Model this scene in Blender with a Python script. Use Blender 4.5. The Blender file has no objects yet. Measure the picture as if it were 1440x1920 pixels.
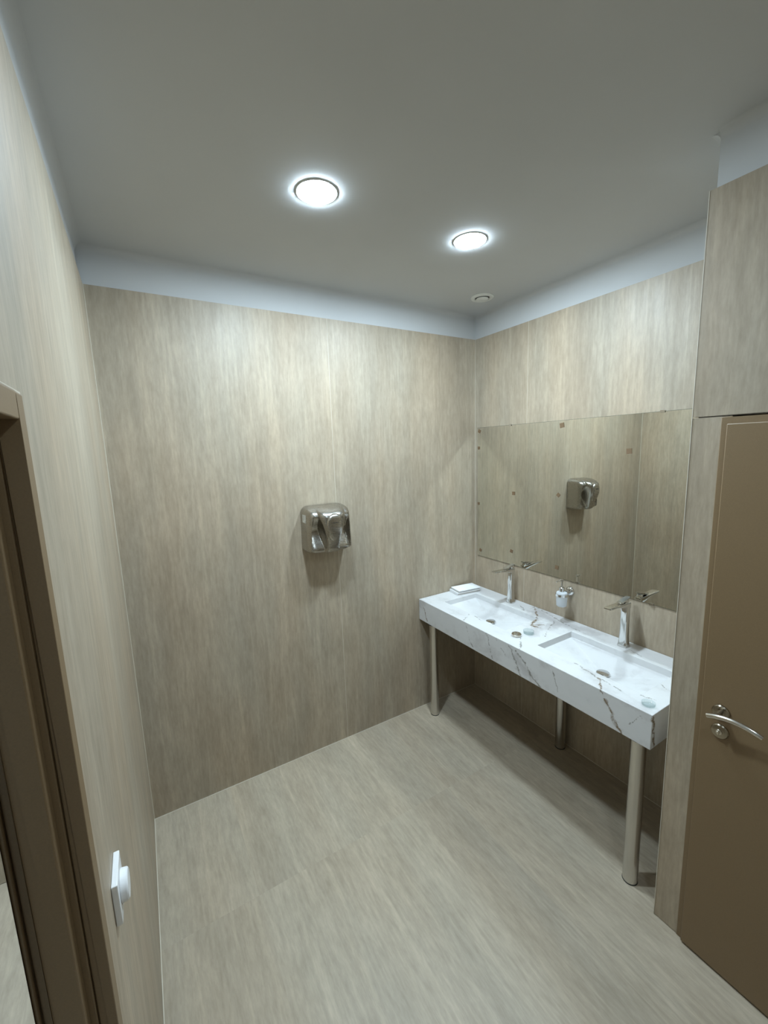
import bpy, bmesh, math, random
from mathutils import Vector, Matrix
random.seed(7)
scene = bpy.context.scene
COL = scene.collection

# ------------------------------------------------------------------ camera
CAM_F, CAM_YAW, CAM_PITCH, CAM_ROLL = 766.07, 0.5335, 0.1503, -0.0339
CAM_LOC = Vector((0.1334, -2.4107, 1.998))
_cy, _sy = math.cos(CAM_YAW), math.sin(CAM_YAW)
_cp, _sp = math.cos(CAM_PITCH), math.sin(CAM_PITCH)
_fwd = Vector((_sy * _cp, _cy * _cp, -_sp)); _right = Vector((_cy, -_sy, 0)); _up = _right.cross(_fwd)
_r2 = math.cos(CAM_ROLL) * _right + math.sin(CAM_ROLL) * _up
_u2 = -math.sin(CAM_ROLL) * _right + math.cos(CAM_ROLL) * _up
cam_data = bpy.data.cameras.new('camera'); cam = bpy.data.objects.new('camera', cam_data); COL.objects.link(cam)
cam_data.sensor_fit = 'HORIZONTAL'; cam_data.sensor_width = 36.0; cam_data.lens = CAM_F / 1440 * 36.0
cam_data.clip_start = 0.01
cam.matrix_world = Matrix(((_r2.x, _u2.x, -_fwd.x, CAM_LOC.x), (_r2.y, _u2.y, -_fwd.y, CAM_LOC.y),
                           (_r2.z, _u2.z, -_fwd.z, CAM_LOC.z), (0, 0, 0, 1)))
scene.camera = cam

# ------------------------------------------------------------------ world, exposure, light levels
world = bpy.data.worlds.new('world'); scene.world = world; world.use_nodes = True
world.node_tree.nodes['Background'].inputs[0].default_value = (0.5, 0.55, 0.6, 1)
world.node_tree.nodes['Background'].inputs[1].default_value = 0.0
vs = scene.view_settings
vs.view_transform = 'Standard'; vs.look = 'None'; vs.exposure = 0.0; vs.gamma = 1.0
try: vs.use_curve_mapping = False
except Exception: pass
LAMP_COLOUR = (0.72, 0.90, 1.04); LAMP_STRENGTH = 560.0; LAMP_STRENGTH_DOOR_END = 160.0; HALL_STRENGTH = 1150.0
cyc = scene.cycles
cyc.use_denoising = True
cyc.max_bounces = 8; cyc.diffuse_bounces = 3; cyc.glossy_bounces = 5; cyc.transmission_bounces = 8
cyc.blur_glossy = 0.0; cyc.sample_clamp_indirect = 12.0
cyc.use_guiding = True; cyc.adaptive_threshold = 0.015; cyc.use_surface_guiding = True; cyc.use_volume_guiding = False; cyc.guiding_training_samples = 64
cyc.caustics_reflective = True; cyc.caustics_refractive = True

# ------------------------------------------------------------------ measured room (metres)
W, HP, HC = 2.406, 2.795, 2.964          # right wall, top of the tile panels, ceiling
WC, YC = 1.821, -1.706                   # partition face and its corner
DEPTH = 3.36
T = 0.014                                # tile panels stand proud of the plaster

# ------------------------------------------------------------------ node helpers
def new_mat(name):
    m = bpy.data.materials.new(name); m.use_nodes = True
    nt = m.node_tree; b = nt.nodes['Principled BSDF']
    return m, nt, b
def simple(name, col, rough=0.5, metal=0.0, spec=0.5, **kw):
    m, nt, b = new_mat(name)
    b.inputs['Base Color'].default_value = (*col, 1); b.inputs['Roughness'].default_value = rough
    b.inputs['Metallic'].default_value = metal; b.inputs['Specular IOR Level'].default_value = spec
    for k, v in kw.items(): b.inputs[k].default_value = v
    return m
def nd(nt, t, **kw):
    n = nt.nodes.new(t)
    for k, v in kw.items(): setattr(n, k, v)
    return n
def noise(nt, vec, scale, detail=2.0, rough=0.5, dist=0.0):
    n = nd(nt, 'ShaderNodeTexNoise'); n.inputs['Scale'].default_value = scale
    n.inputs['Detail'].default_value = detail; n.inputs['Roughness'].default_value = rough
    n.inputs['Distortion'].default_value = dist
    nt.links.new(vec, n.inputs['Vector']); return n.outputs['Fac']
def vmath(nt, op, a, b=None):
    n = nd(nt, 'ShaderNodeVectorMath', operation=op)
    for i, x in enumerate((a, b)):
        if x is None: continue
        if isinstance(x, (tuple, list, Vector)): n.inputs[i].default_value = tuple(x)
        else: nt.links.new(x, n.inputs[i])
    return n
def fmath(nt, op, a, b=None, clamp=False):
    n = nd(nt, 'ShaderNodeMath', operation=op); n.use_clamp = clamp
    for i, x in enumerate((a, b)):
        if x is None: continue
        if isinstance(x, (int, float)): n.inputs[i].default_value = x
        else: nt.links.new(x, n.inputs[i])
    return n.outputs[0]
def ramp(nt, fac, stops, interp='LINEAR'):
    n = nd(nt, 'ShaderNodeValToRGB'); n.color_ramp.interpolation = interp
    els = n.color_ramp.elements
    while len(els) < len(stops): els.new(0.5)
    for e, (p, c) in zip(els, stops):
        e.position = p; e.color = (*c, 1) if len(c) == 3 else c
    nt.links.new(fac, n.inputs['Fac']); return n.outputs['Color']
def mix(nt, kind, fac, a, b):
    n = nd(nt, 'ShaderNodeMix', data_type='RGBA', blend_type=kind)
    for sock, x in ((n.inputs['Factor'], fac), (n.inputs['A'], a), (n.inputs['B'], b)):
        if isinstance(x, (int, float)): sock.default_value = x
        elif isinstance(x, (tuple, list)): sock.default_value = (*x, 1)
        else: nt.links.new(x, sock)
    return n.outputs['Result']

def tile_material(name, grain, seed, base=(0.384, 0.318, 0.236), rough=0.49, panels=None, depth=1.0):
    """Large-format stone-look porcelain, streaks running along `grain` ('z' or 'y')."""
    m, nt, b = new_mat(name)
    tc = nd(nt, 'ShaderNodeTexCoord').outputs['Object']
    off = vmath(nt, 'ADD', tc, (seed * 3.1, seed * 5.7, seed * 2.3)).outputs[0]
    if panels:                            # each floor tile carries its own run of the pattern
        sep = nd(nt, 'ShaderNodeSeparateXYZ'); nt.links.new(tc, sep.inputs[0])
        px = fmath(nt, 'FLOOR', fmath(nt, 'MULTIPLY', fmath(nt, 'SUBTRACT', sep.outputs[0], panels[0]), 1 / panels[2]))
        py = fmath(nt, 'FLOOR', fmath(nt, 'MULTIPLY', fmath(nt, 'SUBTRACT', sep.outputs[1], panels[1]), 1 / panels[3]))
        cb = nd(nt, 'ShaderNodeCombineXYZ')
        nt.links.new(fmath(nt, 'MULTIPLY', px, 7.3), cb.inputs[0]); nt.links.new(fmath(nt, 'MULTIPLY', py, 11.9), cb.inputs[1])
        nt.links.new(fmath(nt, 'ADD', px, py), cb.inputs[2])
        off = vmath(nt, 'ADD', off, cb.outputs[0]).outputs[0]
    al = {'z': lambda s: (1, 1, s), 'y': lambda s: (1, s, 1)}[grain]
    # gentle wander of the streaks
    wob = noise(nt, vmath(nt, 'MULTIPLY', off, al(0.35)).outputs[0], 4.0, 3.0, 0.6)
    wv = nd(nt, 'ShaderNodeCombineXYZ')
    wa = fmath(nt, 'MULTIPLY', fmath(nt, 'SUBTRACT', wob, 0.5), 0.035)
    nt.links.new(wa, wv.inputs[0])
    nt.links.new(wa, wv.inputs[1 if grain == 'z' else 2])
    p = vmath(nt, 'ADD', off, wv.outputs[0]).outputs[0]
    st = lambda s: vmath(nt, 'MULTIPLY', p, al(s)).outputs[0]
    broad = noise(nt, st(0.12), 2.6, 2.0, 0.5)
    mid = noise(nt, st(0.075), 13.0, 4.0, 0.62)
    fine = noise(nt, st(0.09), 62.0, 4.0, 0.65)
    line = noise(nt, st(0.03), 10.0, 2.0, 0.5)
    cloud = noise(nt, st(0.45), 9.0, 5.0, 0.65)
    grit = noise(nt, st(0.20), 80.0, 3.0, 0.7)
    hue = noise(nt, st(0.25), 3.7, 2.0, 0.5)
    light = tuple(c * (1 + 0.09 * depth) for c in base); dark = tuple(c * (1 - 0.13 * depth) for c in base)
    c = ramp(nt, broad, [(0.30, dark), (0.50, base), (0.70, light)])
    c = mix(nt, 'MULTIPLY', 1.0, c, ramp(nt, mid, [(0.28, (1 - 0.09 * depth,) * 3), (0.50, (0.995,) * 3), (0.72, (1 + 0.06 * depth,) * 3)]))
    c = mix(nt, 'MULTIPLY', 1.0, c, ramp(nt, fine, [(0.30, (0.90, 0.895, 0.885)), (0.52, (1.0,) * 3), (0.72, (1.09,) * 3)]))
    c = mix(nt, 'MULTIPLY', 1.0, c, ramp(nt, line, [(0.460, (1.0,) * 3), (0.496, (1.08,) * 3), (0.504, (1.08,) * 3), (0.540, (1.0,) * 3)]))
    c = mix(nt, 'MULTIPLY', 1.0, c, ramp(nt, cloud, [(0.30, (0.92, 0.915, 0.90)), (0.70, (1.07,) * 3)]))
    c = mix(nt, 'MULTIPLY', 1.0, c, ramp(nt, grit, [(0.30, (0.90, 0.895, 0.88)), (0.52, (1.0,) * 3), (0.70, (1.08,) * 3)]))
    c = mix(nt, 'MULTIPLY', 0.5 * depth, c, ramp(nt, hue, [(0.35, (1.05, 0.99, 0.93)), (0.65, (0.96, 1.01, 1.05))]))
    if panels:                            # hairline joints between the floor tiles
        jl = None
        for k, (o, w) in ((0, (panels[0], panels[2])), (1, (panels[1], panels[3]))):
            f = fmath(nt, 'FRACT', fmath(nt, 'MULTIPLY', fmath(nt, 'SUBTRACT', sep.outputs[k], o), 1 / w))
            d = fmath(nt, 'MULTIPLY', fmath(nt, 'MINIMUM', f, fmath(nt, 'SUBTRACT', 1.0, f)), w)
            g = fmath(nt, 'LESS_THAN', d, 0.0009)
            jl = g if jl is None else fmath(nt, 'MAXIMUM', jl, g)
        c = mix(nt, 'MIX', fmath(nt, 'MULTIPLY', jl, 0.06), c, (0.40, 0.36, 0.30))
    nt.links.new(c, b.inputs['Base Color'])
    nt.links.new(ramp(nt, mid, [(0.3, (rough + 0.05,) * 3), (0.7, (rough - 0.05,) * 3)]), b.inputs['Roughness'])
    bump = nd(nt, 'ShaderNodeBump'); bump.inputs['Strength'].default_value = 0.06; bump.inputs['Distance'].default_value = 0.002
    nt.links.new(fine, bump.inputs['Height']); nt.links.new(bump.outputs[0], b.inputs['Normal'])
    return m

M = {}
M['tile_back'] = tile_material('stone_tile_back', 'z', 1.0)
M['tile_right'] = tile_material('stone_tile_right', 'z', 2.2)
M['tile_left'] = tile_material('stone_tile_left', 'z', 3.7)
M['tile_part'] = tile_material('stone_tile_partition', 'z', 5.1)
M['tile_floor'] = tile_material('stone_tile_floor', 'y', 6.4, base=(0.412, 0.348, 0.262), rough=0.48, panels=(-0.70, -0.72 - 2.4, 1.1, 2.4), depth=0.55)
M['grout'] = simple('pale_grout', (0.60, 0.55, 0.45), 0.6)
def plaster():
    m, nt, b = new_mat('white_plaster')
    tc = nd(nt, 'ShaderNodeTexCoord').outputs['Object']
    n = noise(nt, tc, 1.3, 3.0, 0.5)
    nt.links.new(ramp(nt, n, [(0.3, (0.52, 0.525, 0.52)), (0.7, (0.56, 0.565, 0.56))]), b.inputs['Base Color'])
    b.inputs['Roughness'].default_value = 0.85
    n2 = noise(nt, tc, 220.0, 3.0, 0.6)
    bump = nd(nt, 'ShaderNodeBump'); bump.inputs['Strength'].default_value = 0.05; bump.inputs['Distance'].default_value = 0.001
    nt.links.new(n2, bump.inputs['Height']); nt.links.new(bump.outputs[0], b.inputs['Normal'])
    return m
M['plaster'] = plaster()
def lacquer(name, col, rough):
    m, nt, b = new_mat(name)
    tc = nd(nt, 'ShaderNodeTexCoord').outputs['Object']
    n = noise(nt, tc, 350.0, 2.0, 0.6)
    nt.links.new(ramp(nt, n, [(0.3, tuple(c * 0.95 for c in col)), (0.7, tuple(c * 1.05 for c in col))]), b.inputs['Base Color'])
    b.inputs['Roughness'].default_value = rough
    return m
M['door'] = lacquer('brown_door_film', (0.205, 0.137, 0.070), 0.48)
M['seal'] = simple('dark_rubber_seal', (0.03, 0.022, 0.015), 0.7)
def brushed(name, col, rough, axis):
    m, nt, b = new_mat(name)
    tc = nd(nt, 'ShaderNodeTexCoord').outputs['Object']
    s = {'x': (0.03, 1, 1), 'z': (1, 1, 0.03)}[axis]
    n = noise(nt, vmath(nt, 'MULTIPLY', tc, s).outputs[0], 600.0, 2.0, 0.6)
    b.inputs['Base Color'].default_value = (*col, 1); b.inputs['Metallic'].default_value = 1.0
    nt.links.new(ramp(nt, n, [(0.3, (rough - 0.06,) * 3), (0.7, (rough + 0.06,) * 3)]), b.inputs['Roughness'])
    return m
M['steel'] = brushed('brushed_steel', (0.45, 0.425, 0.38), 0.27, 'x')
M['leg_steel'] = simple('satin_steel_tube', (0.62, 0.60, 0.56), 0.24, 1.0)
M['chrome'] = simple('polished_chrome', (0.68, 0.675, 0.66), 0.07, 1.0)
M['nickel_dark_reflection'] = simple('satin_nickel_dark_reflection', (0.33, 0.29, 0.225), 0.2, 1.0)  # nickel for the rosettes, with the dark surroundings it reflects put into its colour
M['nickel'] = simple('satin_nickel', (0.62, 0.585, 0.52), 0.22, 1.0)
M['underside_shade'] = simple('brown_underside_shade', (0.10, 0.07, 0.045), 0.8)  # slab underside coloured dark to cut bounce and deepen the shade beneath
M['dark'] = simple('black_plastic', (0.012, 0.012, 0.012), 0.5)
M['white_plastic'] = simple('white_plastic', (0.80, 0.80, 0.80), 0.3)
M['vent_white'] = simple('vent_white', (0.70, 0.70, 0.66), 0.5)
M['paper'] = simple('white_card', (0.82, 0.83, 0.84), 0.6)
M['paper_side'] = simple('grey_card_edge', (0.42, 0.40, 0.37), 0.7)
M['sticker'] = simple('sticker_paper', (0.74, 0.74, 0.70), 0.5)
M['sticker_ink'] = simple('sticker_ink', (0.30, 0.30, 0.28), 0.6)
M['mirror'] = simple('mirror_silver', (0.80, 0.80, 0.745), 0.0, 1.0)
M['mirror_edge'] = simple('mirror_edge_glass', (0.07, 0.08, 0.06), 0.25)
M['tape'] = lacquer('brown_tape_residue', (0.17, 0.105, 0.055), 0.7)
def thin_glass():
    m = bpy.data.materials.new('clear_thin_glass'); m.use_nodes = True; nt = m.node_tree; nt.nodes.clear()
    o = nd(nt, 'ShaderNodeOutputMaterial'); mx_ = nd(nt, 'ShaderNodeMixShader'); fr = nd(nt, 'ShaderNodeLayerWeight'); fr.inputs['Blend'].default_value = 0.35
    t = nd(nt, 'ShaderNodeBsdfTransparent'); t.inputs['Color'].default_value = (0.90, 0.93, 0.93, 1)
    g = nd(nt, 'ShaderNodeBsdfGlossy'); g.inputs['Roughness'].default_value = 0.04
    nt.links.new(fmath(nt, 'ADD', fmath(nt, 'MULTIPLY', fmath(nt, 'POWER', fr.outputs['Facing'], 3.0), 0.45), 0.05), mx_.inputs[0]); nt.links.new(t.outputs[0], mx_.inputs[1]); nt.links.new(g.outputs[0], mx_.inputs[2])
    nt.links.new(mx_.outputs[0], o.inputs['Surface']); return m
M['clear_glass'] = thin_glass()
M['frosted'] = simple('frosted_glass', (0.80, 0.84, 0.88), 0.45, 0.0, **{'Transmission Weight': 0.35, 'IOR': 1.3})
def emit(name, strength):
    m, nt, b = new_mat(name)
    b.inputs['Base Color'].default_value = (0.8, 0.8, 0.8, 1)
    b.inputs['Emission Color'].default_value = (*LAMP_COLOUR, 1); b.inputs['Emission Strength'].default_value = strength
    return m
M['lamp'] = emit('led_diffuser', LAMP_STRENGTH)
M['lamp_door_end'] = emit('led_diffuser_door_end', LAMP_STRENGTH_DOOR_END)
M['lamp_hall'] = emit('led_diffuser_corridor', HALL_STRENGTH)

# ------------------------------------------------------------------ marble with drawn veins
BX, BY = 2.12, -0.82                     # counter base point
def marble():
    m, nt, b = new_mat('white_marble')
    tc = nd(nt, 'ShaderNodeTexCoord').outputs['Object']
    n1 = nd(nt, 'ShaderNodeTexNoise'); n1.inputs['Scale'].default_value = 26; n1.inputs['Detail'].default_value = 4
    n1.inputs['Roughness'].default_value = 0.65
    nt.links.new(tc, n1.inputs['Vector'])
    w = vmath(nt, 'SCALE', vmath(nt, 'SUBTRACT', n1.outputs['Color'], (0.5, 0.5, 0.5)).outputs[0]); w.inputs['Scale'].default_value = 0.045
    P = vmath(nt, 'ADD', tc, w.outputs[0]).outputs[0]
    thick = noise(nt, tc, 30.0, 2.0, 0.5)
    def seg(a, c, width):
        A = Vector((a[0] - BX, a[1] - BY, a[2])); B = Vector((c[0] - BX, c[1] - BY, c[2])); d = B - A
        pa = vmath(nt, 'SUBTRACT', P, A).outputs[0]
        t = fmath(nt, 'MULTIPLY', vmath(nt, 'DOT_PRODUCT', pa, d).outputs['Value'], 1 / d.length_squared, clamp=True)
        s = vmath(nt, 'SCALE', tuple(d)); nt.links.new(t, s.inputs['Scale'])
        dist = vmath(nt, 'LENGTH', vmath(nt, 'SUBTRACT', pa, s.outputs[0]).outputs[0]).outputs['Value']
        wdt = fmath(nt, 'MULTIPLY', fmath(nt, 'POWER', thick, 1.6), width * 2.6)
        return fmath(nt, 'SUBTRACT', 1.0, fmath(nt, 'DIVIDE', dist, wdt), clamp=True)
    def group(polys):
        acc = None
        for width, pts in polys:
            for a, c in zip(pts, pts[1:]):
                g = seg(a, c, width)
                acc = g if acc is None else fmath(nt, 'MAXIMUM', acc, g)
        return acc
    Z = 0.883
    grey = [
        (0.006, [(1.835, -0.52, 0.87), (1.835, -0.55, 0.78), (1.835, -0.58, 0.74)]),
        (0.007, [(1.835, -0.70, 0.875), (1.835, -0.75, 0.74)]),
        (0.006, [(1.835, -0.78, 0.875), (1.835, -0.85, 0.80)]),
        (0.012, [(1.835, -0.875, 0.875), (1.835, -0.93, 0.80), (1.835, -0.96, 0.73)]),
        (0.012, [(1.835, -0.93, 0.86), (1.835, -0.995, 0.82), (1.835, -1.03, 0.77), (1.835, -1.09, 0.73)]),
        (0.005, [(1.835, -1.16, 0.875), (1.835, -1.20, 0.76)]),
        (0.004, [(1.835, -1.60, 0.86), (1.835, -1.55, 0.79)]),
        (0.008, [(1.95, -0.857, Z), (1.88, -0.93, Z), (1.835, -0.955, Z)]),
        (0.006, [(1.94, -0.43, Z), (1.845, -0.49, Z)]),
        (0.006, [(1.955, -0.47, Z), (1.935, -0.55, Z)]),
        (0.007, [(2.315, -1.27, Z), (2.295, -1.36, Z)]),
        (0.008, [(2.40, -0.62, Z), (2.33, -0.86, Z), (2.30, -1.0, Z)]),
        (0.006, [(2.30, -0.83, Z), (2.18, -0.875, Z), (2.08, -0.93, Z)]),
        (0.007, [(1.95, -1.22, Z), (1.92, -1.35, Z), (1.90, -1.48, Z)]),
        (0.006, [(1.94, -1.54, Z), (1.955, -1.60, Z)]),
        (0.006, [(2.10, -1.55, Z), (2.07, -1.61, Z)]),
        (0.007, [(2.34, -0.52, Z), (2.29, -0.60, Z)]),
    ]
    brown = [
        (0.010, [(2.39, -0.60, Z), (2.32, -0.675, Z), (2.22, -0.755, Z), (2.15, -0.785, Z)]),
        (0.016, [(2.20, -0.755, Z), (2.13, -0.79, Z), (2.15, -0.83, Z)]),
        (0.008, [(2.15, -0.79, Z), (2.21, -0.83, Z)]),
        (0.013, [(1.835, -1.42, 0.88), (1.835, -1.485, 0.785), (1.835, -1.525, 0.725)]),
        (0.010, [(1.835, -0.06, 0.83), (1.835, -0.10, 0.74)]),
        (0.007, [(1.92, -1.36, Z), (1.85, -1.415, Z), (1.835, -1.42, 0.88)]),
        (0.012, [(1.845, -1.641, 0.87), (1.86, -1.641, 0.74)]),
    ]
    gm, bm_ = group(grey), group(brown)
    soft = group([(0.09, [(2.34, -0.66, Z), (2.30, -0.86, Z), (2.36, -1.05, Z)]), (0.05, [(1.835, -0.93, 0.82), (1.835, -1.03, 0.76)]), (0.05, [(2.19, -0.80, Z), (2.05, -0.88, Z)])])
    cl = noise(nt, vmath(nt, 'MULTIPLY', P, (1, 0.6, 1)).outputs[0], 7.0, 4.0, 0.6)
    base = ramp(nt, cl, [(0.34, (0.53, 0.52, 0.52)), (0.48, (0.63, 0.63, 0.63)), (0.68, (0.65, 0.65, 0.65))])
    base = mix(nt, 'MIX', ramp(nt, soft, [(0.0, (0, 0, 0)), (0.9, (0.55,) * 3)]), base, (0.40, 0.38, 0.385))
    c = mix(nt, 'MIX', ramp(nt, gm, [(0.0, (0, 0, 0)), (0.40, (0.30,) * 3), (0.85, (0.85,) * 3)]), base, (0.17, 0.16, 0.13))
    c = mix(nt, 'MIX', ramp(nt, bm_, [(0.0, (0, 0, 0)), (0.35, (0.30,) * 3), (0.80, (0.92,) * 3)]), c, (0.15, 0.095, 0.040))
    nt.links.new(c, b.inputs['Base Color'])
    b.inputs['Roughness'].default_value = 0.22
    return m
M['marble'] = marble()

# ------------------------------------------------------------------ mesh helpers
class MB:
    def __init__(self): self.v = []; self.f = []; self.mi = []; self.sm = []
    def add(self, verts, faces, mi=0, smooth=False):
        o = len(self.v); self.v += [tuple(x) for x in verts]
        for f in faces: self.f.append([i + o for i in f]); self.mi.append(mi); self.sm.append(smooth)
        return self
    def box(self, x0, x1, y0, y1, z0, z1, mi=0):
        x0, x1 = sorted((x0, x1)); y0, y1 = sorted((y0, y1)); z0, z1 = sorted((z0, z1))
        v = [(x0, y0, z0), (x1, y0, z0), (x1, y1, z0), (x0, y1, z0), (x0, y0, z1), (x1, y0, z1), (x1, y1, z1), (x0, y1, z1)]
        return self.add(v, [(0, 3, 2, 1), (4, 5, 6, 7), (0, 1, 5, 4), (1, 2, 6, 5), (2, 3, 7, 6), (3, 0, 4, 7)], mi)
    def lathe(self, prof, centre, axis='z', n=32, mi=0, smooth=True, sign=1):
        """prof: (radius, height) pairs, revolved about `axis` through centre."""
        cx, cy, cz = centre; vs_ = []; fs = []
        def P(r, h, a):
            c, s = r * math.cos(a), r * math.sin(a)
            if axis == 'z': return (cx + c, cy + s, cz + sign * h)
            if axis == 'x': return (cx + sign * h, cy + c, cz + s)
            return (cx + c, cy + sign * h, cz + s)
        for r, h in prof:
            for i in range(n): vs_.append(P(max(r, 1e-5), h, 2 * math.pi * i / n))
        for k in range(len(prof) - 1):
            for i in range(n):
                j = (i + 1) % n
                fs.append((k * n + i, k * n + j, (k + 1) * n + j, (k + 1) * n + i))
        return self.add(vs_, fs, mi, smooth)
    def tube(self, pts, rad, n=14, mi=0, caps=True):
        pts = [Vector(p) for p in pts]; rads = rad if isinstance(rad, (list, tuple)) else [rad] * len(pts)
        vs_ = []; fs = []; ref = None
        for k, p in enumerate(pts):
            d = (pts[min(k + 1, len(pts) - 1)] - pts[max(k - 1, 0)]).normalized()
            if ref is None: ref = Vector((0, 0, 1)) if abs(d.z) < 0.9 else Vector((1, 0, 0))
            a = (ref - d * ref.dot(d)).normalized(); b = d.cross(a); ref = a
            for i in range(n):
                t = 2 * math.pi * i / n; vs_.append(p + rads[k] * (math.cos(t) * a + math.sin(t) * b))
        for k in range(len(pts) - 1):
            for i in range(n):
                j = (i + 1) % n; fs.append((k * n + i, k * n + j, (k + 1) * n + j, (k + 1) * n + i))
        if caps:
            fs.append(tuple(range(n))[::-1]); fs.append(tuple((len(pts) - 1) * n + i for i in range(n)))
        return self.add(vs_, fs, mi, True)
    def loft(self, rings, mi=0, smooth=False, caps=True):
        n = len(rings[0]); vs_ = [p for r in rings for p in r]; fs = []
        for k in range(len(rings) - 1):
            for i in range(n):
                j = (i + 1) % n; fs.append((k * n + i, k * n + j, (k + 1) * n + j, (k + 1) * n + i))
        if caps:
            fs.append(tuple(range(n))[::-1]); fs.append(tuple((len(rings) - 1) * n + i for i in range(n)))
        return self.add(vs_, fs, mi, smooth)
    def build(self, name, mats, parent=None, origin=None, bevel=0.0, segs=2, sharp=35):
        if not isinstance(mats, (list, tuple)): mats = [mats]
        o0 = Vector(origin) if origin is not None else (world_loc(parent) if parent else Vector((0, 0, 0)))
        me = bpy.data.meshes.new(name)
        me.from_pydata([tuple(Vector(p) - o0) for p in self.v], [], self.f)
        for mt in mats: me.materials.append(mt)
        for pl, mi, sm in zip(me.polygons, self.mi, self.sm): pl.material_index = mi; pl.use_smooth = sm
        bm = bmesh.new(); bm.from_mesh(me); bmesh.ops.remove_doubles(bm, verts=bm.verts, dist=1e-6)
        bmesh.ops.recalc_face_normals(bm, faces=bm.faces); bm.to_mesh(me); bm.free()
        try: me.set_sharp_from_angle(angle=math.radians(sharp))
        except Exception: pass
        o = bpy.data.objects.new(name, me); COL.objects.link(o)
        if parent: o.parent = parent
        else: o.location = o0
        if bevel:
            md = o.modifiers.new('bevel', 'BEVEL'); md.width = bevel; md.segments = segs
            md.limit_method = 'ANGLE'; md.angle_limit = math.radians(40); md.harden_normals = False
        return o
def world_loc(o):
    p = Vector((0, 0, 0))
    while o is not None: p += Vector(o.location); o = o.parent
    return p
def thing(name, label, cat, loc, group=None):
    o = bpy.data.objects.new(name, None); COL.objects.link(o); o.location = loc; o.empty_display_size = 0.05
    o['label'] = label; o['category'] = cat
    if group: o['group'] = group
    return o
def tag(o, label, cat, group=None):
    o['label'] = label; o['category'] = cat
    if group: o['group'] = group
    return o
def struct(o, label=None, cat=None):
    o['kind'] = 'structure'
    if label: o['label'] = label
    if cat: o['category'] = cat
    return o

# ================================================================== SETTING
HX0, HX1 = -1.50, 2.55                   # corridor far wall .. outer face of the right wall
floor = struct(MB().box(HX0, HX1, -DEPTH, T, -0.10, 0.0).build('floor', M['tile_floor']),
               'beige stone-look tile floor with streaks running towards the back wall', 'floor')
ceiling = struct(MB().box(HX0, HX1, -DEPTH, T, HC, HC + 0.1).build('ceiling', M['plaster']),
                 'plain white plaster ceiling with two round lit downlights', 'ceiling')
WLT_ = 0.11
G = 0.0012                               # half a grout joint
# back wall
wb = struct(MB().box(HX0, HX1, T, 0.16, -0.1, HC + 0.1).build('wall_back', M['plaster']),
            'back wall clad in tall streaked beige tile panels, hand dryer on it', 'wall')
MB().box(0.003, 1.2 - G, 0, T, 0.003, HP).build('tile_panel', M['tile_back'], wb)
MB().box(1.2 + G, W - 0.003, 0, T, 0.003, HP).build('tile_panel', M['tile_back'], wb)
MB().box(HX0, -WLT_, 0, T, 0.003, HP).build('tile_panel', M['tile_left'], wb)
MB().box(1.2 - G, 1.2 + G, 0.0004, T, 0.003, HP).build('grout_joint', M['grout'], wb)
MB().box(W - 0.003, W, -0.0015, T, 0, HP).box(0.0, 0.003, -0.003, T, 0, HP).box(0.003, W - 0.003, -0.003, T, 0, 0.003).build('sealant_bead', M['grout'], wb)
# right wall
wr = struct(MB().box(W + T, HX1, YC - 0.02, T, -0.1, HC + 0.1).build('wall_right', M['plaster']),
            'right wall of streaked beige tile panels behind mirror and basins', 'wall')
MB().box(W, W + T, 0, -0.493 + G, 0.003, HP).build('tile_panel', M['tile_right'], wr)
MB().box(W, W + T, -0.493 - G, YC, 0.003, HP).build('tile_panel', M['tile_right'], wr)
MB().box(W + 0.0004, W + T, -0.493 - G, -0.493 + G, 0.003, HP).build('grout_joint', M['grout'], wr)
MB().box(W - 0.003, W + T, YC, -0.003, 0, 0.003).build('sealant_bead', M['grout'], wr)
# partition with the brown door
DY0, DY1, DZ = -1.792, -2.68, 2.070      # frame opening
pc = MB().box(WC + T, HX1, YC - T, DY0, -0.1, HC + 0.1)
pc.box(WC + T, HX1, DY0, DY1, DZ, HC + 0.1).box(WC + T, HX1, DY1, -DEPTH, -0.1, HC + 0.1)
pc.box(2.05, HX1, DY0, DY1, -0.1, DZ)
wp = struct(pc.build('wall_partition', M['plaster']), 'streaked beige tiled partition jutting out beside the basins, holding the brown door', 'wall')
ZS = 2.073
MB().box(WC, WC + T, YC, -2.90, ZS + 0.002, HP).box(WC + T, W, YC - T, YC, ZS + 0.002, HP).build('tile_panel', M['tile_part'], wp)
MB().box(WC + 0.001, WC + T, YC, DY0, 0.003, ZS - 0.002).box(WC + T, W, YC - T, YC, 0.003, ZS - 0.002).build('tile_panel', M['tile_part'], wp)
MB().box(WC, WC + T, DY1, -DEPTH, 0.003, ZS - 0.002).box(WC, WC + T, -2.902, -DEPTH, ZS + 0.002, HP).build('tile_panel', M['tile_part'], wp)
MB().box(WC - 0.0008, WC + 0.0016, YC - 0.001, YC + 0.0012, 0.0, HP).build('grout_joint', M['grout'], wp)
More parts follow.
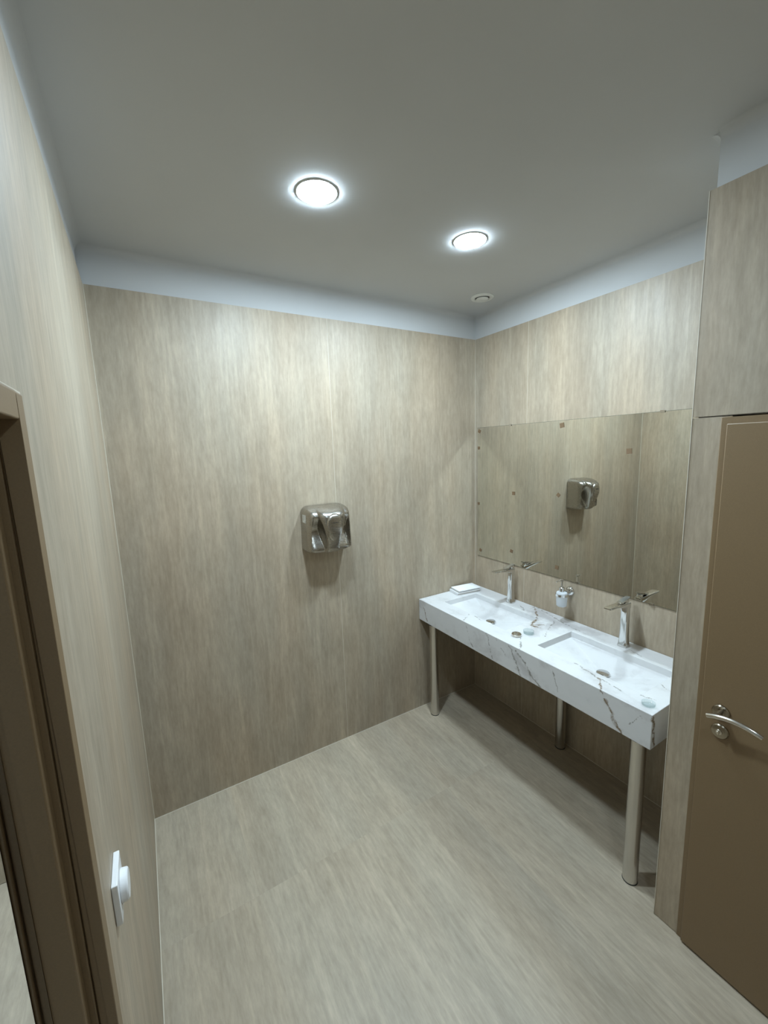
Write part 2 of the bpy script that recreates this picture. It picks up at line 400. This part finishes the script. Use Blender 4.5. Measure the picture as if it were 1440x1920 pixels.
# left wall with the doorway
LY0, LY1, LZ = -1.645, -2.60, 2.095
WLT = 0.088
lc = MB().box(-T, -WLT, 0, LY0, -0.1, HC + 0.1).box(-T, -WLT, LY0, LY1, LZ, HC + 0.1).box(-T, -WLT, LY1, -DEPTH, -0.1, HC + 0.1)
wl = struct(lc.build('wall_left', M['plaster']), 'left wall of glossy streaked beige tile panels beside the doorway', 'wall')
MB().box(-T, 0, 0, LY0, 0.003, HP).box(-T, 0, LY0, LY1, LZ, HP).build('tile_panel', M['tile_left'], wl)
MB().box(-T, 0, LY1, -DEPTH, 0.003, HP).build('tile_panel', M['tile_left'], wl)
MB().box(-T, 0.003, -0.003, LY0, 0, 0.003).build('sealant_bead', M['grout'], wl)
MB().box(-T, 0.0016, LY0 - 0.003, LY0, 0, LZ - 0.003).box(-T, 0.0016, LY0, LY1, LZ - 0.003, LZ).build('grout_joint', M['grout'], wl)
# wall behind the viewer and corridor wall
wf = struct(MB().box(HX0, HX1, -DEPTH, -DEPTH - 0.15, -0.1, HC + 0.1).build('wall_front', M['plaster']))
MB().box(0, WC, -DEPTH, -DEPTH + T, 0.003, HP).build('tile_panel', M['tile_left'], wf)
wc_ = struct(MB().box(HX0 - 0.15, HX0, -DEPTH - 0.15, 0.16, -0.1, HC + 0.1).build('wall_corridor', M['plaster']))
# soft plaster cove where the walls meet the ceiling
def cove(bm, a, b, nx, ny, r=0.028):
    a = Vector((a[0], a[1], HC)); b = Vector((b[0], b[1], HC)); rings = []
    for p in (a, b):
        ring = [p + Vector((0, 0, 0.004)) - Vector((nx, ny, 0)) * 0.004]
        for k in range(9):
            t = math.pi / 2 * k / 8
            ring.append(p + Vector((nx, ny, 0)) * (r * (1 - math.sin(t))) + Vector((0, 0, -r * (1 - math.cos(t)))))
        rings.append(ring)
    bm.loft(rings, smooth=True)
cv = MB()
cove(cv, (-T, T), (W + T, T), 0, -1); cove(cv, (W + T, T), (W + T, YC), -1, 0)
cove(cv, (-T, T), (-T, -DEPTH), 1, 0); cove(cv, (WC + T, YC - T), (WC + T, -DEPTH), -1, 0)
cove(cv, (W + T, YC - T), (WC + T, YC - T), 0, 1)
struct(cv.build('trim_1', M['plaster'], sharp=50), 'soft white plaster cove between walls and ceiling', 'trim')

# brown door in the partition
d1 = struct(thing('door_1', 'closed brown flush door with curved satin lever in the tiled partition', 'door', (WC, -2.2, 0)))
fr = MB().box(WC - 0.002, WC + 0.20, DY0, DY0 - 0.03, 0, DZ).box(WC - 0.002, WC + 0.20, DY1, DY1 + 0.03, 0, DZ).box(WC - 0.002, WC + 0.20, DY0 - 0.03, DY1 + 0.03, DZ - 0.03, DZ)
fr.build('door_frame', M['door'], d1, bevel=0.002)
MB().box(WC + 0.0, WC + 0.02, DY0 - 0.0305, DY0 - 0.036, 0.006, DZ - 0.036).build('rubber_seal', M['seal'], d1)
LX = 1.803
leaf = MB().box(LX, WC - 0.0025, DY0 - 0.021, DY1 + 0.021, 0.008, DZ - 0.024).box(WC - 0.0024, WC + 0.03, DY0 - 0.038, DY1 + 0.038, 0.008, DZ - 0.038)
leaf.build('door_leaf', M['door'], d1, bevel=0.003)
hy, hz = -1.873, 1.046
def rosette(y, z, name, r=0.0265):
    return MB().lathe([(r, 0), (r, 0.005), (r - 0.003, 0.009), (0.012, 0.0105), (0.0, 0.0105)], (LX, y, z), 'x', 32, sign=-1).build(name, M['nickel_dark_reflection'], d1, sharp=30)
hr = rosette(hy, hz, 'handle_rosette'); kr = rosette(hy - 0.002, 0.974, 'key_rosette')
MB().lathe([(0.0095, 0), (0.0095, 0.003), (0.0, 0.0032)], (LX - 0.0105, hy - 0.002, 0.974), 'x', 20, sign=-1).box(LX - 0.0135, LX - 0.021, hy - 0.0045, hy + 0.0005, 0.967, 0.981).build('snib_turn', M['nickel'], kr, sharp=30, bevel=0.0008)
hp = []
for k in range(15):
    t = k / 14
    hp.append((1.748 + 0.006 * t * t, -1.852 - 0.148 * t, 1.043 + 0.030 * t * (1 - t) * 2.0 + 0.006 * t - 0.004 * t * t))
lev = MB().tube(hp, [0.0085] * 13 + [0.0083, 0.0074], 16)
lev.tube([(LX - 0.0104, hy, hz), (1.775, hy, hz), (1.752, hy + 0.006, hz + 0.0005)], 0.0085, 16)
lev.build('lever_handle', M['nickel'], d1, sharp=50)

# doorway in the left wall: stepped brown jamb and header
d2 = struct(thing('door_2', 'open doorway in the left wall with a stepped brown frame', 'doorway', (-0.05, -2.12, 0)))
CW = 0.037
def uframe(name, x0, x1, inset0, inset1):
    ya, yb = LY0 - 0.0035 - inset0, LY0 - 0.0035 - inset1
    yc, yd = LY1 + inset1, LY1 + inset0
    za, zb = LZ - 0.0035 - inset1, LZ - 0.0035 - inset0
    return MB().box(x0, x1, ya, yb, 0, zb).box(x0, x1, yd, yc, 0, zb).box(x0, x1, yb, yc, za, zb).build(name, M['door'], d2, bevel=0.0025)
uframe('casing', -0.020, 0.004, 0.0, CW)
uframe('jamb', -WLT + 0.002, -0.0205, 0.0, CW)
uframe('door_stop', -0.068, -0.030, CW + 0.0005, CW + 0.028)
uframe('corridor_casing', -WLT - 0.006, -WLT + 0.0015, 0.0, CW + 0.004)

# ================================================================== LAMPS (light comes from these fittings)
def downlight(x, y, label, lamp='lamp', group='round ceiling downlights'):
    t = thing('ceiling_downlight', label, 'ceiling light', (x, y, HC), group)
    MB().lathe([(0.0775, 0.0), (0.0775, 0.0015), (0.0765, 0.0030), (0.0738, 0.0034), (0.0738, 0.0005)], (x, y, HC), 'z', 48, sign=-1).build('rim', M['white_plastic'], t, sharp=30)
    MB().lathe([(0.0730, 0.0005), (0.0730, 0.0040), (0.0715, 0.0050), (0.0, 0.0056)], (x, y, HC), 'z', 28, sign=-1).build('diffuser', M[lamp], t)
    return t
downlight(0.815, -0.84, 'lit round white downlight on the left side of the ceiling, above the floor')
downlight(1.59, -0.83, 'lit round white downlight nearer the mirror and the basins')
downlight(0.84, -2.50, 'round white downlight at the door end of the ceiling, beyond the picture edge', 'lamp_door_end')
downlight(-0.75, -0.55, 'round white downlight in the corridor outside the doorway', 'lamp_hall')

# ================================================================== CEILING VENT
v = thing('ceiling_vent', 'small round white air valve in the ceiling corner above the mirror', 'vent', (2.173, -0.311, HC))
c = (2.173, -0.311, HC)
MB().lathe([(0.075, 0), (0.075, 0.004), (0.068, 0.010), (0.052, 0.011), (0.046, 0.006), (0.046, 0.0005)], c, 'z', 40, sign=-1).build('outer_ring', M['vent_white'], v, sharp=30)
MB().lathe([(0.0455, 0.0005), (0.036, 0.001), (0.0, 0.001)], c, 'z', 32, sign=-1).build('dark_throat', M['dark'], v)
MB().lathe([(0.010, 0.0012), (0.010, 0.008), (0.039, 0.010), (0.039, 0.014), (0.034, 0.0165), (0.0, 0.017)], c, 'z', 36, sign=-1).build('valve_disc', M['vent_white'], v, sharp=30)

# ================================================================== WASHBASIN COUNTER
ZT, ZB = 0.883, 0.725
CX0, CX1, CY0, CY1 = 1.835, W - 0.002, -0.003, -1.641
ct = thing('washbasin_counter', 'long white marble counter with two sunken basins on steel legs', 'washbasin counter', (BX, BY, 0))
basins = [(-0.158, -0.740), (-0.976, -1.540)]
BX0, BX1 = 1.955, 2.262
sl = MB()
# top surface as strips around the two openings
ys = [CY0, basins[0][0], basins[0][1], basins[1][0], basins[1][1], CY1]
xs = [CX0, BX0, BX1, CX1]
for j in range(5):
    for i in range(3):
        if i == 1 and j in (1, 3): continue
        sl.add([(xs[i], ys[j], ZT), (xs[i + 1], ys[j], ZT), (xs[i + 1], ys[j + 1], ZT), (xs[i], ys[j + 1], ZT)], [(0, 1, 2, 3)])
for i in range(3):
    for y in (CY0, CY1):
        sl.add([(xs[i], y, ZT), (xs[i + 1], y, ZT), (xs[i + 1], y, ZB), (xs[i], y, ZB)], [(0, 1, 2, 3)])
for j in range(5):
    for x in (CX0, CX1):
        sl.add([(x, ys[j], ZT), (x, ys[j + 1], ZT), (x, ys[j + 1], ZB), (x, ys[j], ZB)], [(0, 1, 2, 3)])
    for i in range(3):
        sl.add([(xs[i], ys[j], ZB), (xs[i + 1], ys[j], ZB), (xs[i + 1], ys[j + 1], ZB), (xs[i], ys[j + 1], ZB)], [(0, 1, 2, 3)], 1)
for (ya, yb) in basins:
    ym = (ya + yb) / 2; dx = 2.128; e = 0.006; zw = ZT - 0.034; zd = ZT - 0.104
    top = [(BX0, ya, ZT), (BX1, ya, ZT), (BX1, yb, ZT), (BX0, yb, ZT)]
    low = [(BX0 + e, ya - e, zw), (BX1 - e, ya - e, zw), (BX1 - e, yb + e, zw), (BX0 + e, yb + e, zw)]
    dr = [(dx - 0.022, ym + 0.022, zd), (dx + 0.022, ym + 0.022, zd), (dx + 0.022, ym - 0.022, zd), (dx - 0.022, ym - 0.022, zd)]
    for A, B in ((top, low), (low, dr)):
        for k in range(4):
            sl.add([A[k], A[(k + 1) % 4], B[(k + 1) % 4], B[k]], [(0, 1, 2, 3)])
    sl.add(dr, [(0, 1, 2, 3)])
slab = sl.build('slab', [M['marble'], M['underside_shade']], ct, bevel=0.0018)
for (ya, yb) in basins:
    ym = (ya + yb) / 2
    MB().lathe([(0.024, 0.0005), (0.034, 0.010), (0.034, 0.013), (0.031, 0.0165), (0.018, 0.0185), (0.0, 0.019)], (2.128, ym, ZT - 0.104), 'z', 32).build('drain_cover', M['chrome'], ct, sharp=30)
for (x, y) in ((1.873, -0.128), (1.880, -1.574), (2.352, -0.862)):
    lg = MB().lathe([(0.031, 0.004), (0.031, ZB - 0.006)], (x, y, 0), 'z', 32).build('leg', M['leg_steel'], ct)
    MB().lathe([(0.0, 0.0), (0.0315, 0.0), (0.0322, 0.0015), (0.0322, 0.005), (0.0300, 0.0055)], (x, y, 0), 'z', 32).build('foot_ring', M['dark'], lg, sharp=30)
    MB().lathe([(0.0300, ZB - 0.007), (0.038, ZB - 0.006), (0.038, ZB - 0.0005), (0.0, ZB - 0.0005)], (x, y, 0), 'z', 32).build('top_flange', M['dark'], lg, sharp=30)

# ================================================================== MIRROR
MY0, MY1, MZ0, MZ1 = -0.030, -1.700, 1.137, 2.143
mx = W - 0.006
mr = thing('wall_mirror', 'large frameless wall mirror over the basins, dotted with brown tape residue', 'mirror', (W, -0.865, MZ0))
MB().box(mx + 0.0006, W - 0.0005, MY0, MY1, MZ0, MZ1).build('glass_edge', M['mirror_edge'], mr)
MB().box(mx, mx + 0.0005, MY0 - 0.0015, MY1 + 0.0015, MZ0 + 0.0015, MZ1 - 0.0015).build('reflective_face', M['mirror'], mr)
for y, z, s, a in [(-0.051, 2.116, .026, .5), (-0.046, 1.989, .024, 0), (-0.045, 1.557, .022, 0), (-0.066, 1.186, .024, .45), (-0.394, 1.663, .026, 0.05),
                   (-0.381, 1.239, .025, .3), (-0.768, 2.112, .031, -.1), (-1.182, 1.948, .030, 0), (-0.757, 1.679, .024, .75), (-0.762, 1.205, .027, .2)]:
    ring = []
    for (p, q) in ((-.5, -.42), (.42, -.5), (.5, .45), (-.46, .5)):
        ring.append((y + s * (p * math.cos(a) - q * math.sin(a)), z + s * (p * math.sin(a) + q * math.cos(a))))
    t_ = MB().loft([[(mx - 0.0002, p, q) for p, q in ring], [(mx - 0.0022, p, q) for p, q in ring]])
    t_.build('tape_patch', M['tape'], mr)
for y, z in ((-0.356, MZ1), (-1.335, MZ1), (-1.343, MZ0), (-0.40, MZ0)):
    s = 1 if z == MZ1 else -1
    MB().box(mx - 0.005, W - 0.0003, y - 0.011, y + 0.011, z + s * 0.0008, z + s * 0.0050).box(mx - 0.005, mx - 0.0015, y - 0.011, y + 0.011, z - s * 0.007, z + s * 0.0008).build('mirror_clip', M['chrome'], mr)

# ================================================================== BASIN MIXERS
def faucet_parts(t, fx, fy):
    def sq(hx, hy_, z, cx=fx, n=6, ex=4.0):
        pts = []
        for k in range(32):
            a = 2 * math.pi * k / 32; c_, s_ = math.cos(a), math.sin(a)
            pts.append((cx + hx * math.copysign(abs(c_) ** (2 / ex), c_), fy + hy_ * math.copysign(abs(s_) ** (2 / ex), s_), z))
        return pts
    prof = [(0.0275, 0.0275, 0.0005), (0.0275, 0.0275, 0.006), (0.0245, 0.0240, 0.016), (0.0215, 0.0200, 0.05), (0.0200, 0.0180, 0.12), (0.0205, 0.0185, 0.20), (0.0215, 0.0195, 0.248), (0.0195, 0.0175, 0.252)]
    MB().loft([sq(a, b_, ZT + z) for a, b_, z in prof], smooth=True).build('body', M['chrome'], t, sharp=40)
    # flat spout blade reaching over the basin
    rings = []
    for s, z, wd, th in ((0.019, 0.236, 0.0190, 0.036), (-0.02, 0.2415, 0.0205, 0.030), (-0.06, 0.2480, 0.0215, 0.019), (-0.12, 0.2530, 0.0220, 0.010), (-0.166, 0.2545, 0.0215, 0.007), (-0.174, 0.2545, 0.0190, 0.005)):
        x = fx + s; zc_ = ZT + z; pts = []
        for k in range(24):
            a = 2 * math.pi * k / 24; c_, s_ = math.cos(a), math.sin(a); ex = 5.0
            pts.append((x, fy + wd * math.copysign(abs(c_) ** (2 / ex), c_), zc_ + th / 2 * math.copysign(abs(s_) ** (2 / ex), s_)))
        rings.append(pts)
    sp = MB().loft(rings, smooth=True).build('spout', M['chrome'], t, sharp=40)
    MB().lathe([(0.0, 0.0), (0.0095, 0.0), (0.0095, 0.004)], (fx - 0.150, fy, ZT + 0.2465), 'z', 20).build('aerator', M['dark'], sp, sharp=30)
    # lever on top
    lv = MB().lathe([(0.0150, 0.2525), (0.0150, 0.266), (0.0125, 0.269), (0.0, 0.270)], (fx, fy, ZT), 'z', 28)
    rings = []
    for s, z, wd, th in ((0.022, 0.279, 0.0120, 0.007), (-0.01, 0.2725, 0.0150, 0.009), (-0.045, 0.2665, 0.0150, 0.006), (-0.070, 0.2635, 0.0130, 0.004)):
        rings.append([(fx + s, fy + wd, ZT + z - th / 2), (fx + s, fy + wd, ZT + z + th / 2), (fx + s, fy - wd, ZT + z + th / 2), (fx + s, fy - wd, ZT + z - th / 2)])
    lv.loft(rings)
    lv.build('lever', M['chrome'], t, sharp=30, bevel=0.001)
def copy_tree(o, parent=None):
    c_ = o.copy(); COL.objects.link(c_)
    if parent: c_.parent = parent
    for ch in list(o.children): copy_tree(ch, c_)
    return c_
f1 = thing('basin_faucet', 'tall chrome mixer tap behind the far basin, next to the white napkin box', 'faucet', (2.332, -0.442, ZT), 'tall chrome basin mixers')
faucet_parts(f1, 2.332, -0.442)
f2 = copy_tree(f1); f2.location = (2.330, -1.247, ZT)
f2['label'] = 'tall chrome mixer tap behind the near basin, beside the tiled partition'

# ================================================================== SOAP DISPENSER ON THE WALL
sx, sy = 2.322, -0.860
sd = thing('soap_dispenser', 'wall-mounted frosted glass soap dispenser with chrome pump below the mirror', 'soap dispenser', (W, sy, 1.07))
MB().lathe([(0.0, 0.0), (0.030, 0.0), (0.030, 0.006), (0.024, 0.014), (0.013, 0.018), (0.011, 0.030), (0.011, 0.0455)], (W - 0.0005, sy, 1.072), 'x', 32, sign=-1).build('wall_bracket', M['chrome'], sd, sharp=40)
MB().lathe([(0.0345, -0.007), (0.0385, -0.007), (0.0385, 0.007), (0.0345, 0.007), (0.0345, -0.007)], (sx, sy, 1.066), 'z', 40).build('holder_ring', M['chrome'], sd, sharp=30)
MB().lathe([(0.0, 0.0), (0.026, 0.0), (0.0305, 0.004), (0.0335, 0.06), (0.0335, 0.082), (0.030, 0.090), (0.017, 0.096), (0.0, 0.096)], (sx, sy, 0.992), 'z', 40).build('bottle', M['frosted'], sd, sharp=50)
pm = MB().lathe([(0.0, 0.0965), (0.0155, 0.0965), (0.0155, 0.120), (0.0135, 0.122), (0.006, 0.1225), (0.0055, 0.160), (0.0095, 0.161), (0.0095, 0.174), (0.0, 0.175)], (sx, sy, 0.992), 'z', 28)
pm.build('pump', M['chrome'], sd, sharp=35)
MB().tube([(sx - 0.0096, sy, 1.159), (sx - 0.030, sy + 0.004, 1.159), (sx - 0.046, sy + 0.008, 1.154)], [0.0042, 0.0038, 0.0034], 12).build('nozzle', M['chrome'], sd)

# ================================================================== THINGS ON THE COUNTER
nb = thing('napkin_box', 'low white card napkin box with a loose lid in the counter corner', 'box', (2.225, -0.075, ZT))
nb.rotation_euler.z = math.radians(-7)
def local_box(name, m, x0, x1, y0, y1, z0, z1, par, bev=0.0008):
    return MB().box(x0, x1, y0, y1, z0, z1).build(name, m, par, origin=(0, 0, 0), bevel=bev)
local_box('tray', M['paper'], -0.105, 0.105, -0.056, 0.056, 0.0005, 0.020, nb)
local_box('card_edge', M['paper_side'], -0.1035, 0.1035, -0.0575, -0.0562, 0.002, 0.013, nb, 0)
lid = local_box('lid', M['paper'], -0.092, 0.107, -0.059, 0.054, 0.0265, 0.0345, nb)
local_box('napkin_stack', M['paper_side'], -0.095, 0.100, -0.053, 0.050, 0.0203, 0.0262, nb)

cc = thing('chrome_cap', 'small round chrome cap lying on the marble between the two basins', 'cap', (1.950, -0.831, ZT))
MB().lathe([(0.0, 0.0005), (0.027, 0.0005), (0.0285, 0.003), (0.0285, 0.012), (0.026, 0.015), (0.018, 0.0145), (0.016, 0.011), (0.0, 0.0105)], (1.950, -0.831, ZT), 'z', 32).build('shell', M['nickel'], cc, sharp=30)
MB().lathe([(0.0, 0.0107), (0.0105, 0.0107), (0.0105, 0.0135), (0.0, 0.0145)], (1.950, -0.831, ZT), 'z', 24).build('centre_knob', M['chrome'], cc, sharp=30)
def glass_dish(x, y, r, h):
    return MB().lathe([(0.0, 0.0005), (r * 0.8, 0.0005), (r, 0.004), (r * 1.02, h), (r * 0.95, h), (r * 0.93, 0.004), (0.0, 0.003)], (x, y, ZT), 'z', 32)
tag(glass_dish(2.030, -0.853, 0.031, 0.020).build('glass_dish', M['clear_glass'], origin=(2.03, -0.853, ZT), sharp=40),
    'small clear glass dish beside the chrome cap between the basins', 'dish', 'clear glass dishes')
tag(glass_dish(1.893, -1.596, 0.026, 0.014).build('glass_dish', M['clear_glass'], origin=(1.893, -1.596, ZT), sharp=40),
    'small clear glass dish on the near front corner of the counter', 'dish', 'clear glass dishes')

# ================================================================== HAND DRYER
DX, DZ0, DH, DHW = 1.100, 1.392, 0.281, 0.147
def sstep(a, b, x):
    t = min(1, max(0, (x - a) / (b - a))); return t * t * (3 - 2 * t)
def half_w(t):
    rt, rb = 0.040 / DH, 0.026 / DH; w_ = DHW - 0.006 * t
    if t > 1 - rt: k = (t - (1 - rt)) / rt; return w_ - 0.040 * (1 - math.sqrt(max(0, 1 - k * k)))
    if t < rb: k = (rb - t) / rb; return w_ - 0.026 * (1 - math.sqrt(max(0, 1 - k * k)))
    return w_
def nose_hw(t): return 0.040 + 0.040 * sstep(0.0, 0.9, t)
def dry_depth(u, t):
    a = abs(u); hw = half_w(t)
    lobe = 0.150
    tt = min(1, max(0, (t - 0.70) / 0.30)); roll = max(0.0, 1 - tt ** 3.2) ** (1 / 2.4)
    tb = min(1, max(0, (0.10 - t) / 0.10)); rollb = 1 - 0.10 * tb * tb
    side = max(0.0, 1 - min(1, a / hw) ** 9) ** (1 / 3.0)
    d = lobe * side
    nw = nose_hw(t)
    # nose: proud centre, fading at the top into the roll
    ny_ = 0.046 * (0.15 + 0.85 * sstep(0.0, 0.6, t))
    bump = max(0.0, 1 - (a / (nw + 0.006)) ** 4)
    d += ny_ * bump ** 0.6
    # scoops either side of the nose, opening downwards from an apex
    if t < 0.86:
        out = 0.104 + 0.016 * (1 - t)
        inn = nw - 0.002
        m_ = sstep(inn - 0.006, inn + 0.012, a) * (1 - sstep(out, out + 0.014, a)) if t < 0.80 else 0
        wdt = out - inn
        k = 1 - sstep(0.46, 0.84, t)
        floor_d = 0.062 * k * (0.36 + 0.64 * sstep(0.02, 0.45, t))
        d -= floor_d * m_ * side
    return d * roll * rollb
NU, NV = 96, 84
body = MB(); vs_ = []; fs = []
for j in range(NV + 1):
    t = j / NV; hw = half_w(t)
    for i in range(NU + 1):
        s = -1 + 2 * i / NU; s = math.copysign(1 - (1 - abs(s)) ** 1.25, s)
        u = s * hw; vs_.append((DX + u, -0.004 - dry_depth(u, t), DZ0 + t * DH))
for j in range(NV):
    for i in range(NU):
        a = j * (NU + 1) + i; fs.append((a, a + 1, a + NU + 2, a + NU + 1))
body.add(vs_, fs, 0, True)
bot = [(vs_[i][0], vs_[i][1], vs_[i][2]) for i in range(NU + 1)]
bk = [(p[0], -0.004, p[2]) for p in bot]
body.add(bot + bk, [(i, i + 1, NU + 2 + i, NU + 1 + i) for i in range(NU)], 0, False)
hd = thing('hand_dryer', 'brushed steel hand dryer mounted on the streaked beige back wall', 'hand dryer', (DX, 0, DZ0))
body.build('cover', M['steel'], hd, sharp=60)
MB().box(DX - 0.128, DX + 0.128, -0.0005, -0.012, DZ0 + 0.006, DZ0 + 0.262).build('back_plate', M['dark'], hd)
# shield-shaped plate on the nose
def shield_pt(rr, a):
    c_, s_ = math.cos(a), math.sin(a)
    wu = 0.054; hu = 0.078 if s_ > 0 else 0.094
    tz = 0.166 + rr * hu * s_; x_ = rr * wu * math.copysign(abs(c_) ** (0.85 if s_ > 0 else 1.0), c_)
    return x_, tz / DH
sh = MB(); vs_ = []; fs = []; NR, NA = 14, 48
for k in range(NR + 1):
    rr = max(k / NR, 1e-4)
    for i in range(NA):
        x_, t = shield_pt(rr, 2 * math.pi * i / NA)
        rise = 0.0085 * (1 - rr ** 14) ** 0.5 + 0.0004
        vs_.append((DX + x_, -0.004 - dry_depth(x_, t) - rise, DZ0 + t * DH))
for k in range(NR):
    for i in range(NA):
        j = (i + 1) % NA; fs.append((k * NA + i, k * NA + j, (k + 1) * NA + j, (k + 1) * NA + i))
sh.add(vs_, fs, 0, True)
shield = sh.build('shield_plate', M['steel'], hd, sharp=60)
# small dark lettering on the shield
lg_ = MB(); x_ = DX - 0.017
for wd in (0.0060, 0.0055, 0.0060, 0.0055, 0.0055):
    u0 = x_ - DX; t = 0.190 / DH
    yy = -0.004 - dry_depth(u0 + wd / 2, t) - 0.0090
    z0 = DZ0 + 0.1865; z1 = z0 + 0.0075
    k = len(lg_.v) // 8
    lg_.box(x_, x_ + 0.0018, yy - 0.0006, yy + 0.0004, z0, z1)
    lg_.box(x_ + 0.0018, x_ + wd - 0.001, yy - 0.0006, yy + 0.0004, z1 - 0.0022, z1)
    lg_.box(x_ + 0.0018, x_ + wd - 0.001, yy - 0.0006, yy + 0.0004, z0, z0 + 0.0022)
    x_ += wd + 0.0012
lg_.build('lettering', M['dark'], shield)
# white rating sticker on the left flank
st = MB(); ink = MB()
def flank(q, z, off):                     # q = distance out from the wall along the flank
    t = (z - DZ0) / DH; hw = half_w(t); lo, hi = hw * 0.80, hw
    for _ in range(40):
        mid_ = (lo + hi) / 2
        if dry_depth(mid_, t) > q: lo = mid_
        else: hi = mid_
    return (DX - lo - off, -0.004 - q, z)
for i in range(8):
    for j in range(8):
        q0, q1 = 0.030 + 0.050 * i / 8, 0.030 + 0.050 * (i + 1) / 8
        z0, z1 = 1.578 + 0.048 * j / 8, 1.578 + 0.048 * (j + 1) / 8
        st.add([flank(q0, z0, .0008), flank(q1, z0, .0008), flank(q1, z1, .0008), flank(q0, z1, .0008)], [(0, 1, 2, 3)], 0, True)
for k, z in enumerate((1.618, 1.610, 1.602, 1.594)):
    L_ = (0.036, 0.030, 0.034, 0.022)[k]
    for i in range(4):
        q0, q1 = 0.036 + L_ * i / 4, 0.036 + L_ * (i + 1) / 4
        ink.add([flank(q0, z, .0012), flank(q1, z, .0012), flank(q1, z + .0022, .0012), flank(q0, z + .0022, .0012)], [(0, 1, 2, 3)], 0)
ink.add([flank(.068, 1.582, .0012), flank(.076, 1.582, .0012), flank(.076, 1.588, .0012), flank(.068, 1.588, .0012)], [(0, 1, 2, 3)], 0)
stk = st.build('rating_sticker', M['sticker'], hd); ink.build('sticker_print', M['sticker_ink'], stk)

# ================================================================== ROUND DIMMER ON THE LEFT WALL
sw = thing('dimmer_switch', 'white square wall dimmer with a round knob, low on the left wall', 'switch', (0, -1.505, 1.13))
MB().box(0.0003, 0.0115, -1.462, -1.548, 1.087, 1.177).build('face_plate', M['white_plastic'], sw, bevel=0.0015)
MB().lathe([(0.030, 0.0), (0.030, 0.002), (0.0285, 0.011), (0.026, 0.0135), (0.0, 0.014)], (0.0118, -1.505, 1.132), 'x', 40).build('knob', M['white_plastic'], sw, sharp=30)
